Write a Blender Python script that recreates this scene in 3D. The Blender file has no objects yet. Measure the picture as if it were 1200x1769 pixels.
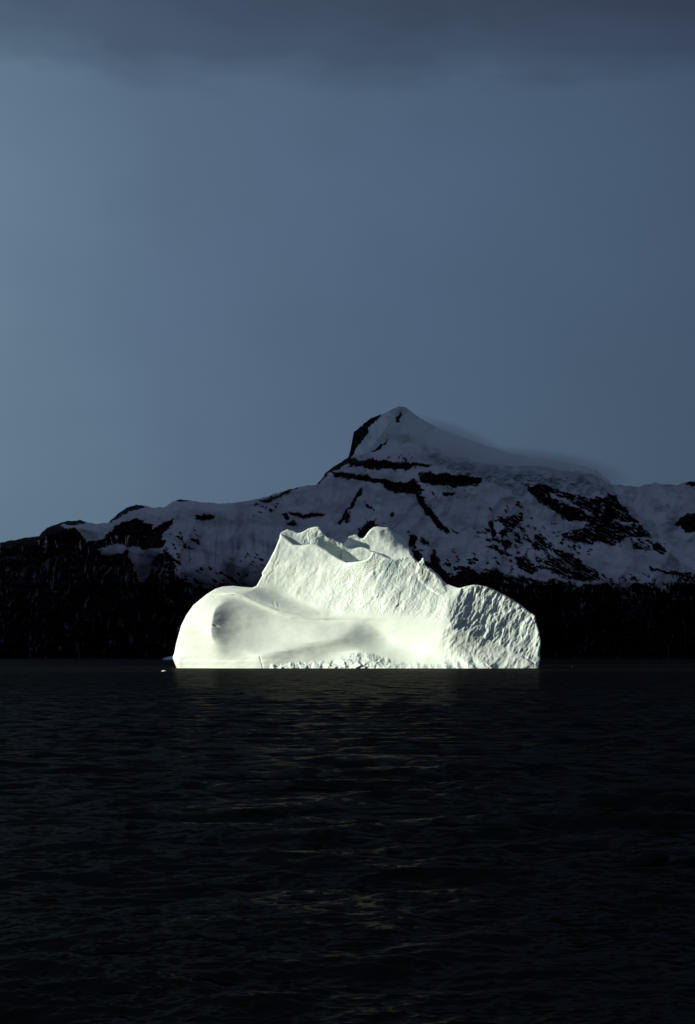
import bpy, math
import numpy as np

# ------------------------------------------------------------------ camera, world, sun, exposure
sc = bpy.context.scene
COL = sc.collection
CAM_H = 6.0
F = 2500.0                       # focal length in pixels of a 1200 px wide frame
PITCH = math.atan(249.5 / F)
cam_data = bpy.data.cameras.new("camera")
cam_data.sensor_fit = 'HORIZONTAL'
cam_data.sensor_width = 24.0
cam_data.lens = 50.0
cam_data.clip_start = 0.5
cam_data.clip_end = 90000.0
cam = bpy.data.objects.new("camera", cam_data)
cam.location = (0, 0, CAM_H)
cam.rotation_euler = (math.pi / 2 + PITCH, 0, 0)
COL.objects.link(cam)
sc.camera = cam

SUN_EL = math.radians(15.0)
SUN_AZ = math.radians(63.0)      # measured from straight behind the camera towards the left
LH = np.array([-math.sin(SUN_AZ), -math.cos(SUN_AZ), 0.0])
LDIR = np.array([LH[0] * math.cos(SUN_EL), LH[1] * math.cos(SUN_EL), math.sin(SUN_EL)])
sun_data = bpy.data.lights.new("sun", 'SUN')
sun_data.energy = 5.0
sun_data.angle = math.radians(0.5)
sun_data.color = (1.0, 0.985, 0.86)
sun = bpy.data.objects.new("sun", sun_data)
from mathutils import Vector
sun.rotation_euler = Vector(LDIR).to_track_quat('Z', 'Y').to_euler()
COL.objects.link(sun)

sc.cycles.volume_bounces = 4
sc.view_settings.view_transform = 'Standard'
sc.view_settings.look = 'None'
sc.view_settings.exposure = 0.0
sc.view_settings.gamma = 1.0
sc.view_settings.use_curve_mapping = False

world = bpy.data.worlds.new("World")
sc.world = world
world.use_nodes = True


class NT:
    """small helper round a node tree"""
    def __init__(s, tree):
        s.t = tree
        s.t.nodes.clear()

    def n(s, kind, **kw):
        nd = s.t.nodes.new(kind)
        for k, v in kw.items():
            setattr(nd, k, v)
        return nd

    def link(s, a, b):
        s.t.links.new(a, b)

    def _in(s, sock, v):
        if hasattr(v, 'links') or isinstance(v, bpy.types.NodeSocket):
            s.link(v, sock)
        else:
            sock.default_value = v

    def math(s, op, a, b=0.0, c=0.0, clamp=False):
        nd = s.n('ShaderNodeMath', operation=op, use_clamp=clamp)
        s._in(nd.inputs[0], a); s._in(nd.inputs[1], b)
        if len(nd.inputs) > 2:
            s._in(nd.inputs[2], c)
        return nd.outputs[0]

    def vmath(s, op, a, b=(0, 0, 0), scale=None):
        nd = s.n('ShaderNodeVectorMath', operation=op)
        s._in(nd.inputs[0], a); s._in(nd.inputs[1], b)
        if scale is not None:
            s._in(nd.inputs['Scale'], scale)
        return nd.outputs[0]

    def ramp(s, fac, stops, interp='LINEAR'):
        nd = s.n('ShaderNodeValToRGB')
        nd.color_ramp.interpolation = interp
        el = nd.color_ramp.elements
        while len(el) < len(stops):
            el.new(0.5)
        for e, (p, c) in zip(el, stops):
            e.position = p
            e.color = (c[0], c[1], c[2], 1) if hasattr(c, '__len__') else (c, c, c, 1)
        s._in(nd.inputs[0], fac)
        return nd.outputs[0]

    def mix(s, fac, a, b, blend='MIX'):
        nd = s.n('ShaderNodeMix', data_type='RGBA', blend_type=blend)
        s._in(nd.inputs[0], fac)
        for sock, v in ((nd.inputs[6], a), (nd.inputs[7], b)):
            if not isinstance(v, bpy.types.NodeSocket):
                v = (v[0], v[1], v[2], 1)
            s._in(sock, v)
        return nd.outputs[2]

    def noise(s, vec, scale, detail=4, rough=0.5, color=False, dist=0.0):
        nd = s.n('ShaderNodeTexNoise')
        if vec is not None:
            s.link(vec, nd.inputs['Vector'])
        nd.inputs['Scale'].default_value = scale
        nd.inputs['Detail'].default_value = detail
        nd.inputs['Roughness'].default_value = rough
        nd.inputs['Distortion'].default_value = dist
        return nd.outputs[1 if color else 0]


def build_world():
    w = NT(world.node_tree)
    tc = w.n('ShaderNodeTexCoord')
    d = tc.outputs['Generated']
    sep = w.n('ShaderNodeSeparateXYZ'); w.link(d, sep.inputs[0])
    x, y, z = sep.outputs
    # broad brightness of the cloud veil: brighter towards the left
    nz = w.noise(w.vmath('MULTIPLY', d, (1.0, 1.0, 2.2)), 3.0, 3, 0.5)
    hx = w.math('ADD', w.math('MULTIPLY', x, 1.6), 0.5)
    hx = w.math('ADD', hx, w.math('MULTIPLY', w.math('SUBTRACT', nz, 0.5), 0.22))
    veil = w.ramp(hx, [(0.0, (0.165, 0.262, 0.345)), (0.12, (0.142, 0.228, 0.315)), (0.30, (0.107, 0.170, 0.258)),
                       (0.55, (0.083, 0.137, 0.216)), (0.88, (0.056, 0.094, 0.156)), (1.0, (0.05, 0.08, 0.138))])
    # vertical profile of the veil (z = sine of elevation)
    vert = w.ramp(w.math('ADD', z, 0.0), [(0.0, 0.84), (0.08, 0.90), (0.16, 0.94), (0.24, 1.0), (0.32, 1.0), (0.42, 0.92), (1.0, 0.8)])
    veil = w.mix(1.0, veil, vert, 'MULTIPLY')
    # darker cloud deck hanging above
    cn = w.noise(w.vmath('MULTIPLY', d, (2.2, 1.0, 5.5)), 2.6, 4, 0.55, dist=0.3)
    edge = w.math('ADD', z, w.math('MULTIPLY', w.math('SUBTRACT', cn, 0.5), 0.095))
    edge = w.math('ADD', edge, w.math('MULTIPLY', x, 0.05))
    deck = w.ramp(edge, [(0.366, 0.0), (0.382, 0.36), (0.395, 0.62), (0.44, 1.0)], 'EASE')
    deckcol = w.ramp(hx, [(0.0, (0.062, 0.095, 0.155)), (0.45, (0.047, 0.068, 0.114)), (0.9, (0.036, 0.046, 0.086)), (1.0, (0.034, 0.043, 0.082))])
    up = w.ramp(z, [(0.0, 1.0), (0.42, 1.0), (0.55, 1.0), (0.8, 1.6), (1.0, 1.9)])
    deckcol = w.mix(1.0, deckcol, up, 'MULTIPLY')
    skycol = w.mix(deck, veil, deckcol)
    # the sky is brighter on the side of the sun, behind the viewpoint
    toward = w.ramp(w.math('MULTIPLY', y, -1.0), [(0.0, 1.0), (0.25, 1.0), (1.0, 1.4)])
    skycol = w.mix(1.0, skycol, toward, 'MULTIPLY')
    fine = w.noise(d, 9.0, 4, 0.5)
    skycol = w.mix(1.0, skycol, w.ramp(fine, [(0.3, 0.96), (0.7, 1.04)]), 'MULTIPLY')
    bg = w.n('ShaderNodeBackground')
    w.link(skycol, bg.inputs[0]); bg.inputs[1].default_value = 0.93
    # clear sky behind the veil
    st = w.n('ShaderNodeTexSky', sky_type='NISHITA')
    st.sun_disc = False
    st.sun_elevation = SUN_EL
    st.sun_rotation = math.pi + SUN_AZ
    st.air_density = 1.0; st.dust_density = 0.5
    bg2 = w.n('ShaderNodeBackground')
    w.link(st.outputs[0], bg2.inputs[0]); bg2.inputs[1].default_value = 0.05
    ms = w.n('ShaderNodeMixShader'); ms.inputs[0].default_value = 0.06
    w.link(bg.outputs[0], ms.inputs[1]); w.link(bg2.outputs[0], ms.inputs[2])
    out = w.n('ShaderNodeOutputWorld')
    w.link(ms.outputs[0], out.inputs[0])


build_world()

# ------------------------------------------------------------------ helpers
RNG = np.random.RandomState(7)
_perm = RNG.permutation(512).astype(np.int64)
_ang = RNG.rand(512) * 2 * np.pi
_gx, _gy = np.cos(_ang), np.sin(_ang)


def perlin(x, y, seed=0):
    x = np.asarray(x, float) + seed * 17.31; y = np.asarray(y, float) + seed * 9.77
    xi = np.floor(x).astype(np.int64); yi = np.floor(y).astype(np.int64)
    fx = x - xi; fy = y - yi

    def g(ix, iy, dx, dy):
        h = _perm[(_perm[ix & 511] + iy) & 511]
        return _gx[h] * dx + _gy[h] * dy
    u = fx ** 3 * (fx * (fx * 6 - 15) + 10); v = fy ** 3 * (fy * (fy * 6 - 15) + 10)
    a = g(xi, yi, fx, fy); b = g(xi + 1, yi, fx - 1, fy)
    c = g(xi, yi + 1, fx, fy - 1); e = g(xi + 1, yi + 1, fx - 1, fy - 1)
    return ((a + u * (b - a)) + v * ((c + u * (e - c)) - (a + u * (b - a)))) * 1.5


def fbm(x, y, oct=4, gain=0.5, seed=0):
    s = 0; a = 1.0; f = 1.0
    for i in range(oct):
        s = s + a * perlin(x * f, y * f, seed + i * 3)
        a *= gain; f *= 2.03
    return s


def ridged(x, y, oct=4, gain=0.5, seed=0):
    s = 0; a = 1.0; f = 1.0
    for i in range(oct):
        s = s + a * (1 - 2.2 * np.abs(perlin(x * f, y * f, seed + i * 3)))
        a *= gain; f *= 2.1
    return s


def facets(x, y, k=9.0, seed=0, tilt=0.5):
    """broken planes: every cell of a jittered lattice is a plane with a tilt of its own"""
    x = x + seed * 13.7; y = y + seed * 5.3
    xi = np.floor(x).astype(np.int64); yi = np.floor(y).astype(np.int64)
    num = 0.0 * x; den = 0.0 * x + 1e-12
    for ox in (-1, 0, 1):
        for oy in (-1, 0, 1):
            cx = xi + ox; cy = yi + oy
            h = _perm[(_perm[cx & 511] + cy) & 511]; h2 = _perm[(h * 3 + 7) & 511]; h3 = _perm[(h2 * 5 + 11) & 511]
            sx = cx + 0.5 + 0.45 * _gx[h]; sy = cy + 0.5 + 0.45 * _gy[h]
            dx = x - sx; dy = y - sy
            w = np.exp(-k * (dx * dx + dy * dy))
            num += w * (tilt * (_gx[h2] * dx + _gy[h3] * dy) + 0.35 * (_gx[h3])); den += w
    return num / den


def sstep(a, b, x):
    t = np.clip((x - a) / (b - a), 0, 1)
    return t * t * (3 - 2 * t)


def sdf(px, py, poly, closed=True, want_near=False):
    """signed distance (inside positive) of points to a polygon given as a list of pairs"""
    P = np.array(poly, float); n = len(P)
    best = np.full(px.shape, 1e18); inside = np.zeros(px.shape, bool)
    nx = np.zeros(px.shape); ny = np.zeros(px.shape)
    for i in range(n if closed else n - 1):
        ax, ay = P[i]; bx, by = P[(i + 1) % n]
        ex, ey = bx - ax, by - ay
        L = ex * ex + ey * ey
        if L < 1e-12:
            continue
        t = np.clip(((px - ax) * ex + (py - ay) * ey) / L, 0, 1)
        qx = ax + t * ex; qy = ay + t * ey
        d2 = (px - qx) ** 2 + (py - qy) ** 2
        m = d2 < best
        best = np.where(m, d2, best)
        if want_near:
            nx = np.where(m, qx, nx); ny = np.where(m, qy, ny)
        if by != ay:
            c = ((ay > py) != (by > py)) & (px < (bx - ax) * (py - ay) / (by - ay) + ax)
            inside ^= c
    d = np.sqrt(best)
    s = np.where(inside, d, -d)
    return (s, nx, ny) if want_near else s


def tps_fit(cps, smooth=0.0):
    C = np.array(cps, float); X = C[:, :2] / 100.0; v = C[:, 2]
    r2 = ((X[:, None] - X[None]) ** 2).sum(-1)
    K = np.where(r2 > 0, 0.5 * r2 * np.log(r2 + 1e-20), 0) + smooth * np.eye(len(X))
    Pm = np.hstack([np.ones((len(X), 1)), X])
    A = np.zeros((len(X) + 3,) * 2); A[:len(X), :len(X)] = K; A[:len(X), len(X):] = Pm; A[len(X):, :len(X)] = Pm.T
    w = np.linalg.solve(A, np.concatenate([v, np.zeros(3)]))

    def ev(px, py):
        qx = px / 100.0; qy = py / 100.0
        s = w[-3] + w[-2] * qx + w[-1] * qy
        for i in range(len(X)):
            r = (qx - X[i, 0]) ** 2 + (qy - X[i, 1]) ** 2
            s = s + w[i] * 0.5 * r * np.log(r + 1e-20)
        return s
    return ev


def ray_point(px, py, Y):
    """world point at distance Y whose bearing from the sea-level viewpoint is (px, py)"""
    u = (px - 600.0) / F; v = (884.5 - py) / F
    dy = math.cos(PITCH) - v * math.sin(PITCH); dz = math.sin(PITCH) + v * math.cos(PITCH)
    return np.stack([u / dy * Y, Y + 0 * u, CAM_H + dz / dy * Y], -1)


def make_mesh(name, verts, faces, mat, parent=None, smooth=True, attrs=None):
    me = bpy.data.meshes.new(name)
    verts = np.asarray(verts, np.float32); faces = np.asarray(faces, np.int32)
    me.vertices.add(len(verts)); me.vertices.foreach_set('co', verts.ravel())
    k = faces.shape[1]
    me.loops.add(faces.size); me.loops.foreach_set('vertex_index', faces.ravel())
    me.polygons.add(len(faces))
    me.polygons.foreach_set('loop_start', np.arange(len(faces), dtype=np.int32) * k)
    me.polygons.foreach_set('loop_total', np.full(len(faces), k, np.int32))
    me.polygons.foreach_set('use_smooth', np.full(len(faces), smooth))
    me.update(calc_edges=True)
    me.validate()
    for an, av in (attrs or {}).items():
        a = me.attributes.new(an, 'FLOAT', 'POINT')
        a.data.foreach_set('value', np.asarray(av, np.float32))
    me.materials.append(mat)
    ob = bpy.data.objects.new(name, me)
    COL.objects.link(ob)
    if parent:
        ob.parent = parent
    return ob


def grid_faces(nr, nc, flip=False):
    i = np.arange(nr * nc).reshape(nr, nc)
    f = np.stack([i[:-1, :-1], i[:-1, 1:], i[1:, 1:], i[1:, :-1]], -1).reshape(-1, 4)
    return f[:, ::-1] if flip else f


def new_mat(name):
    m = bpy.data.materials.new(name); m.use_nodes = True
    return m, NT(m.node_tree)


def structure(o):
    o['kind'] = 'structure'
    return o


# ------------------------------------------------------------------ materials
def mat_ice():
    m, t = new_mat("glacier_ice")
    geo = t.n('ShaderNodeNewGeometry')
    pos = geo.outputs['Position']
    tint = t.n('ShaderNodeAttribute', attribute_name='blue_ice').outputs['Fac']
    n1 = t.noise(pos, 0.12, 6, 0.6)
    rot = t.n('ShaderNodeVectorRotate', rotation_type='Y_AXIS'); t.link(pos, rot.inputs['Vector']); rot.inputs['Angle'].default_value = math.radians(30)
    n2 = t.noise(t.vmath('MULTIPLY', rot.outputs[0], (1.0, 0.6, 0.28)), 0.75, 7, 0.66)
    base = t.mix(t.ramp(n1, [(0.35, 0.0), (0.7, 1.0)]), (0.86, 0.93, 0.83), (0.81, 0.90, 0.81))
    rg = t.n('ShaderNodeAttribute', attribute_name='rough').outputs['Fac']
    vein = t.math('MULTIPLY', t.ramp(n2, [(0.46, 0.0), (0.62, 1.0)]), t.math('ADD', t.math('MULTIPLY', rg, 2.2, clamp=True), 0.08))
    base = t.mix(t.math('MULTIPLY', vein, 0.8), base, (0.62, 0.75, 0.69))
    base = t.mix(tint, base, (0.47, 0.62, 0.61))
    b = t.n('ShaderNodeBsdfPrincipled')
    t.link(base, b.inputs['Base Color'])
    b.inputs['Roughness'].default_value = 0.6
    b.inputs['Specular IOR Level'].default_value = 0.25
    bump = t.n('ShaderNodeBump'); bump.inputs['Strength'].default_value = 0.6
    bump.inputs['Distance'].default_value = 1.0
    rough = t.n('ShaderNodeAttribute', attribute_name='rough').outputs['Fac']
    h = t.noise(pos, 0.9, 6, 0.65)
    h2 = t.noise(pos, 0.25, 3, 0.5)
    hh = t.math('ADD', t.math('MULTIPLY', h, t.math('ADD', t.math('MULTIPLY', rough, 0.45), 0.03)), t.math('MULTIPLY', h2, 0.05))
    t.link(hh, bump.inputs['Height']); t.link(bump.outputs[0], b.inputs['Normal'])
    o = t.n('ShaderNodeOutputMaterial'); t.link(b.outputs[0], o.inputs[0])
    return m


def mat_mountain(name, c1, c2):
    m, t = new_mat(name)
    geo = t.n('ShaderNodeNewGeometry'); pos = geo.outputs['Position']
    rock = t.n('ShaderNodeAttribute', attribute_name='rock').outputs['Fac']
    ice = t.n('ShaderNodeAttribute', attribute_name='blue_ice').outputs['Fac']
    n1 = t.noise(t.vmath('MULTIPLY', pos, (1, 1, 0.35)), 0.01, 5, 0.6)
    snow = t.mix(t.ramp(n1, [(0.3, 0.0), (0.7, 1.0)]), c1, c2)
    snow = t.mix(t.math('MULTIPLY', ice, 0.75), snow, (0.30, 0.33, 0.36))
    shade_mottle = t.n('ShaderNodeAttribute', attribute_name='shade_mottle').outputs['Fac']
    snow = t.mix(shade_mottle, snow, (0.12, 0.105, 0.115))  # slope shade painted into the snow colour, along with random mottling
    n2 = t.noise(pos, 0.03, 6, 0.65)
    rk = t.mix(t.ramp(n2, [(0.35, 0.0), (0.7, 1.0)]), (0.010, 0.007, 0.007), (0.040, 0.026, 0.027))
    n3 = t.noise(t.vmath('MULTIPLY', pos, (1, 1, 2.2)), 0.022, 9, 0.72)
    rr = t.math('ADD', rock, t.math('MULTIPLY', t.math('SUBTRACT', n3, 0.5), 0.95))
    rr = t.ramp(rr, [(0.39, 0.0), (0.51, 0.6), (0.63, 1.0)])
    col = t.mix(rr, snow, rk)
    b = t.n('ShaderNodeBsdfPrincipled')
    t.link(col, b.inputs['Base Color'])
    b.inputs['Roughness'].default_value = 0.9
    b.inputs['Specular IOR Level'].default_value = 0.05
    bump = t.n('ShaderNodeBump'); bump.inputs['Strength'].default_value = 0.8
    bump.inputs['Distance'].default_value = 4.0
    t.link(t.math('ADD', n2, t.math('MULTIPLY', n1, 1.0)), bump.inputs['Height'])
    t.link(bump.outputs[0], b.inputs['Normal'])
    o = t.n('ShaderNodeOutputMaterial'); t.link(b.outputs[0], o.inputs[0])
    return m


def mat_water():
    m, t = new_mat("dark_sea_water")
    geo = t.n('ShaderNodeNewGeometry'); pos = geo.outputs['Position']
    chop = t.n('ShaderNodeAttribute', attribute_name='chop').outputs['Fac']
    a1 = t.noise(t.vmath('MULTIPLY', pos, (0.55, 1.0, 1.0)), 4.2, 5, 0.62, color=True)
    a2 = t.noise(t.vmath('MULTIPLY', pos, (0.45, 1.0, 1.0)), 0.55, 4, 0.6, color=True)
    v1 = t.vmath('SCALE', t.vmath('SUBTRACT', a1, (0.5, 0.5, 0.5)), scale=0.45)
    v2 = t.vmath('SCALE', t.vmath('SUBTRACT', a2, (0.5, 0.5, 0.5)), scale=chop)
    v = t.vmath('MULTIPLY', t.vmath('ADD', v1, v2), (1.0, 1.35, 0.0))
    nrm = t.vmath('NORMALIZE', t.vmath('ADD', geo.outputs['Normal'], v))
    # black water body under a thin, dim surface sheen
    fr = t.n('ShaderNodeFresnel'); fr.inputs[0].default_value = 1.33; t.link(nrm, fr.inputs['Normal'])
    g = t.n('ShaderNodeBsdfGlossy'); g.inputs['Color'].default_value = (0.96, 0.90, 0.84, 1)
    g.inputs['Roughness'].default_value = 0.17; t.link(nrm, g.inputs['Normal'])
    df = t.n('ShaderNodeBsdfDiffuse'); df.inputs['Color'].default_value = (0.0030, 0.0022, 0.0015, 1)
    mx = t.n('ShaderNodeMixShader')
    t.link(t.math('MULTIPLY', t.math('POWER', fr.outputs[0], 0.55), 0.084), mx.inputs[0]); t.link(df.outputs[0], mx.inputs[1]); t.link(g.outputs[0], mx.inputs[2])
    o = t.n('ShaderNodeOutputMaterial'); t.link(mx.outputs[0], o.inputs[0])
    return m


def mat_cloud_blocker():
    m, t = new_mat("grey_cloud_blocker")
    geo = t.n('ShaderNodeNewGeometry')
    n1 = t.noise(geo.outputs['Position'], 0.0008, 5, 0.55)
    b = t.n('ShaderNodeBsdfDiffuse')
    t.link(t.mix(n1, (0.50, 0.52, 0.55), (0.68, 0.70, 0.74)), b.inputs[0])
    o = t.n('ShaderNodeOutputMaterial'); t.link(b.outputs[0], o.inputs[0])
    return m


ICE = mat_ice(); MTN = mat_mountain("snow_and_rock", (0.72, 0.67, 0.67), (0.60, 0.56, 0.57)); MTN_HIGH = mat_mountain("high_snow_and_rock", (0.84, 0.87, 0.82), (0.78, 0.82, 0.78)); WATER = mat_water(); CLOUD_BLOCKER = mat_cloud_blocker()


# ------------------------------------------------------------------ sea
def build_sea():
    py = np.concatenate([np.linspace(2900, 1920, 30), np.arange(1910, 1290, -1.15), np.arange(1290, 1140, -0.55),
                         np.array([1139.3, 1138.5, 1137.7, 1137, 1136.4, 1135.8, 1135.4, 1135.1, 1134.8, 1134.6, 1134.45])])
    Y = CAM_H * F / (py - 1134.0)
    ud = np.arange(-0.31, 0.3101, 1.45 / F)
    side = np.geomspace(0.32, 9.0, 34)
    u = np.concatenate([-side[::-1], ud, side])
    U, YY = np.meshgrid(u, Y)
    X0 = U * YY; Y0 = YY.copy()
    dyrow = np.abs(np.gradient(Y))[:, None] * np.ones_like(U)
    dxcol = np.gradient(u)[None, :] * YY
    rs = np.random.RandomState(11)
    Z = np.zeros_like(X0); DX = np.zeros_like(X0); DY = np.zeros_like(X0)
    miss = np.zeros_like(X0)
    NW = 140
    lam = np.geomspace(0.15, 11.0, NW) * (1 + 0.05 * rs.randn(NW))
    wind = math.radians(104)       # travel direction, mostly along the view
    for l in lam:
        th = wind + rs.randn() * (0.55 if l < 4 else 0.38)
        k = 2 * math.pi / l
        ak = (0.044 if l < 0.8 else 0.030 if l < 3.5 else 0.030 * (3.5 / l) ** 0.4) * (0.8 + 0.4 * rs.rand())
        cx, cy = math.cos(th), math.sin(th)
        ph = rs.rand() * 6.283
        ly = l / max(abs(cy), 0.05); lx = l / max(abs(cx), 0.05)
        att = sstep(2.0, 4.5, ly / dyrow) * sstep(2.0, 4.5, lx / dxcol)
        # gusts: short waves vary in strength from place to place
        arg = k * (cx * X0 + cy * Y0) + ph
        A = ak / k * att
        Z += A * np.cos(arg); S = A * np.sin(arg) * 0.85
        DX -= S * cx; DY -= S * cy
        miss += (ak * (1 - att)) ** 2 * 0.5
    gust = 0.85 + 0.35 * fbm(X0 / 22, Y0 / 30, 3, seed=4)
    X = X0 + DX * gust; Yp = Y0 + DY * gust; Z = Z * gust
    chop = 9.0 * np.sqrt(miss) + 0.05
    V = np.stack([X, Yp, Z], -1).reshape(-1, 3)
    Fc = grid_faces(*X.shape)
    # open water behind the viewpoint, one ring of large faces
    n0 = len(V)
    x0 = X[0]; m = len(x0)
    yb = np.array([2.0, -40, -400, -3000, -12000, -30000])
    rows = [V[:m]]
    extra = []
    for q in yb:
        w_ = max(1.0, abs(q) / 20.0)
        extra.append(np.stack([x0 * w_, np.full(m, q), np.zeros(m)], -1))
    E = np.concatenate(extra)
    idx = np.concatenate([np.arange(m)[None], (n0 + np.arange(len(E))).reshape(len(yb), m)])
    f2 = np.stack([idx[:-1, :-1], idx[1:, :-1], idx[1:, 1:], idx[:-1, 1:]], -1).reshape(-1, 4)
    V = np.concatenate([V, E]); Fc = np.concatenate([Fc, f2])
    chop = np.concatenate([chop.ravel(), np.full(len(E), 0.3)])
    return structure(make_mesh("sea_water", V, Fc, WATER, attrs={'chop': chop}))


build_sea()

# ------------------------------------------------------------------ mountains
ROCKS = [
    # left shoulder and the outcrops along its crest
    [(-320, 900), (-200, 935), (-60, 935), (0, 930), (67, 920), (80, 905), (98, 896), (120, 894), (158, 898), (150, 905), (118, 905), (102, 909), (116, 914),
     (130, 914), (141, 925), (150, 938), (176, 934), (189, 922), (196, 910), (214, 901), (236, 897), (250, 903), (262, 908), (264, 925),
     (285, 935), (278, 948), (255, 948), (230, 946), (200, 940), (168, 946), (172, 962), (206, 956), (222, 950), (228, 980), (244, 1008),
     (262, 990), (263, 962), (285, 955), (300, 965), (306, 1000), (340, 1015), (380, 1022), (430, 1030), (420, 1180), (-320, 1180)],
    [(262, 932), (264, 912), (285, 904), (300, 897), (294, 908), (284, 918), (278, 934), (268, 938)],
    [(186, 903), (205, 884), (222, 874), (237, 868), (264, 873), (240, 880), (226, 884), (210, 892), (192, 903)],
    [(337, 893), (350, 889), (372, 891), (370, 897), (352, 901), (342, 899)],
    [(299, 862), (314, 859), (330, 865), (314, 867)],
    # crest line towards the summit
    [(448, 867), (478, 855), (500, 843), (520, 838), (500, 850), (478, 862), (455, 869)],
    [(500, 884), (522, 889), (559, 886), (556, 892), (532, 898), (514, 895)],
    [(488, 889), (498, 887), (500, 896), (490, 896)],
    [(494, 905), (510, 902), (514, 906), (500, 909)],
    [(548, 838), (554, 826), (563, 814), (580, 800), (598, 788), (612, 782), (604, 795), (590, 808), (574, 816), (562, 822), (554, 834)],
    [(588, 800), (600, 795), (625, 794), (680, 799), (716, 800), (744, 803), (738, 807), (716, 806), (700, 811), (640, 809), (604, 804)],
    [(574, 815), (600, 818), (626, 821), (642, 823), (632, 831), (604, 828), (580, 824)],
    [(624, 824), (645, 826), (665, 828), (682, 834), (700, 835), (713, 829), (727, 840), (722, 852), (700, 854), (680, 848), (668, 846), (660, 836), (630, 833)],
    [(722, 818), (745, 817), (790, 822), (832, 825), (833, 833), (820, 838), (782, 842), (746, 837), (726, 833)],
    [(714, 852), (728, 858), (746, 886), (765, 905), (775, 921), (766, 919), (748, 903), (735, 887), (720, 864)],
    [(624, 842), (627, 844), (616, 864), (598, 888), (590, 906), (586, 904), (594, 886), (612, 862)],
    [(597, 888), (604, 886), (604, 902), (597, 903)],
    [(628, 869), (634, 870), (646, 882), (643, 884)],
    [(618, 934), (624, 914), (636, 902), (648, 898), (646, 914), (634, 926)],
    [(673, 886), (680, 885), (679, 893), (674, 893)],
    [(765, 851), (784, 850), (782, 857), (768, 857)],
    [(782, 917), (790, 922), (787, 926)],
    [(706, 924), (716, 926), (718, 944), (708, 946)],
    [(726, 932), (740, 934), (742, 942), (730, 942)],
    [(712, 948), (722, 950), (742, 975), (749, 950), (762, 982), (780, 998), (800, 1008), (1300, 1060), (1520, 1050), (1520, 1180), (400, 1180), (420, 1036), (560, 1035), (716, 990)],
    # broad outcrop on the right
    [(911, 842), (928, 838), (945, 839), (968, 847), (1000, 856), (1012, 862), (1042, 862), (1054, 852), (1072, 868), (1090, 893), (1104, 905),
     (1122, 924), (1100, 930), (1080, 930), (1060, 942), (1030, 936), (1010, 940), (985, 936), (968, 926), (985, 919), (1010, 911),
     (1022, 902), (1000, 900), (980, 900), (960, 885), (935, 870), (916, 853)],
    [(862, 897), (880, 890), (900, 893), (896, 906), (882, 917), (870, 912)],
    [(922, 926), (938, 922), (944, 950), (930, 952), (919, 942)],
    [(889, 962), (905, 960), (916, 968), (928, 984), (920, 992), (896, 984)],
    [(846, 905), (854, 900), (856, 925), (848, 930)],
    [(866, 935), (880, 932), (884, 948), (870, 952)],
    [(936, 965), (960, 964), (998, 978), (1030, 988), (1034, 1002), (1010, 1004), (975, 998), (945, 984)],
    [(952, 948), (972, 953), (1000, 968), (1014, 985), (990, 980), (965, 962)],
    [(1086, 932), (1100, 938), (1118, 950), (1112, 952), (1092, 942)],
    [(1127, 940), (1140, 940), (1152, 952), (1144, 957), (1130, 950)],
    [(1168, 902), (1184, 888), (1206, 890), (1240, 900), (1240, 918), (1180, 920)],
    [(1120, 980), (1160, 988), (1230, 1000), (1228, 1004), (1160, 994), (1122, 984)],
    # dark foot of the massif on the right
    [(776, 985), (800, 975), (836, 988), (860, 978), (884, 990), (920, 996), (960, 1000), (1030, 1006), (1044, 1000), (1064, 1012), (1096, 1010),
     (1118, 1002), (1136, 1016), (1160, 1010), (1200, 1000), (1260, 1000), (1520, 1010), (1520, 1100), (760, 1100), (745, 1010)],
]
SCATTER = [  # areas with many small stones showing through the snow: x, y, rx, ry, strength
    (880, 930, 55, 60, 0.55), (800, 985, 50, 28, 0.55), (960, 955, 60, 40, 0.5), (370, 1000, 55, 22, 0.4),
    (320, 935, 35, 20, 0.35), (300, 975, 30, 45, 0.45), (470, 878, 26, 14, 0.4), (1110, 940, 45, 14, 0.45),
    (640, 925, 26, 24, 0.35), (430, 975, 35, 22, 0.3), (720, 940, 22, 24, 0.45), (1090, 1004, 70, 14, 0.4),
    (670, 802, 80, 12, 0.35), (1165, 1004, 60, 12, 0.5), (760, 850, 60, 16, 0.25), (730, 845, 22, 14, 0.3),
]
SNOWY = [  # light streaks inside the dark rock
    [(948, 850), (962, 856), (984, 864), (1004, 876), (996, 880), (972, 868), (952, 860)],
    [(962, 846), (990, 850), (1004, 858), (990, 858)],
    [(1004, 880), (1022, 884), (1030, 894), (1014, 892)],
    [(1050, 905), (1066, 896), (1090, 902), (1092, 910), (1070, 904)],
    [(955, 968), (985, 974), (1004, 984), (976, 982)],
    [(1064, 1014), (1080, 1012), (1092, 1040), (1104, 1060), (1090, 1056), (1074, 1036)],
    [(1140, 1050), (1148, 1062), (1156, 1090), (1148, 1084)],
    [(168, 948), (206, 946), (210, 956), (176, 960)],
    [(100, 1012), (108, 1010), (122, 1045), (116, 1046)],
    [(55, 970), (62, 975), (64, 1020), (58, 1010)],
    [(0, 962), (38, 958), (40, 966), (0, 970)],
]
STREAKS = [(276, 960, 1080, 5), (284, 955, 1040, 4), (291, 965, 1050, 4), (299, 960, 1010, 4), (264, 980, 1075, 3), (210, 985, 1035, 5),
           (222, 975, 1060, 4), (243, 1005, 1070, 3), (42, 960, 1015, 5), (20, 985, 1040, 4), (232, 940, 990, 3),
           (1165, 1010, 1060, 6), (1180, 1012, 1050, 4), (1125, 1030, 1080, 4), (1110, 1015, 1070, 5), (1194, 1015, 1055, 4), (1092, 1030, 1110, 4)]


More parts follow.
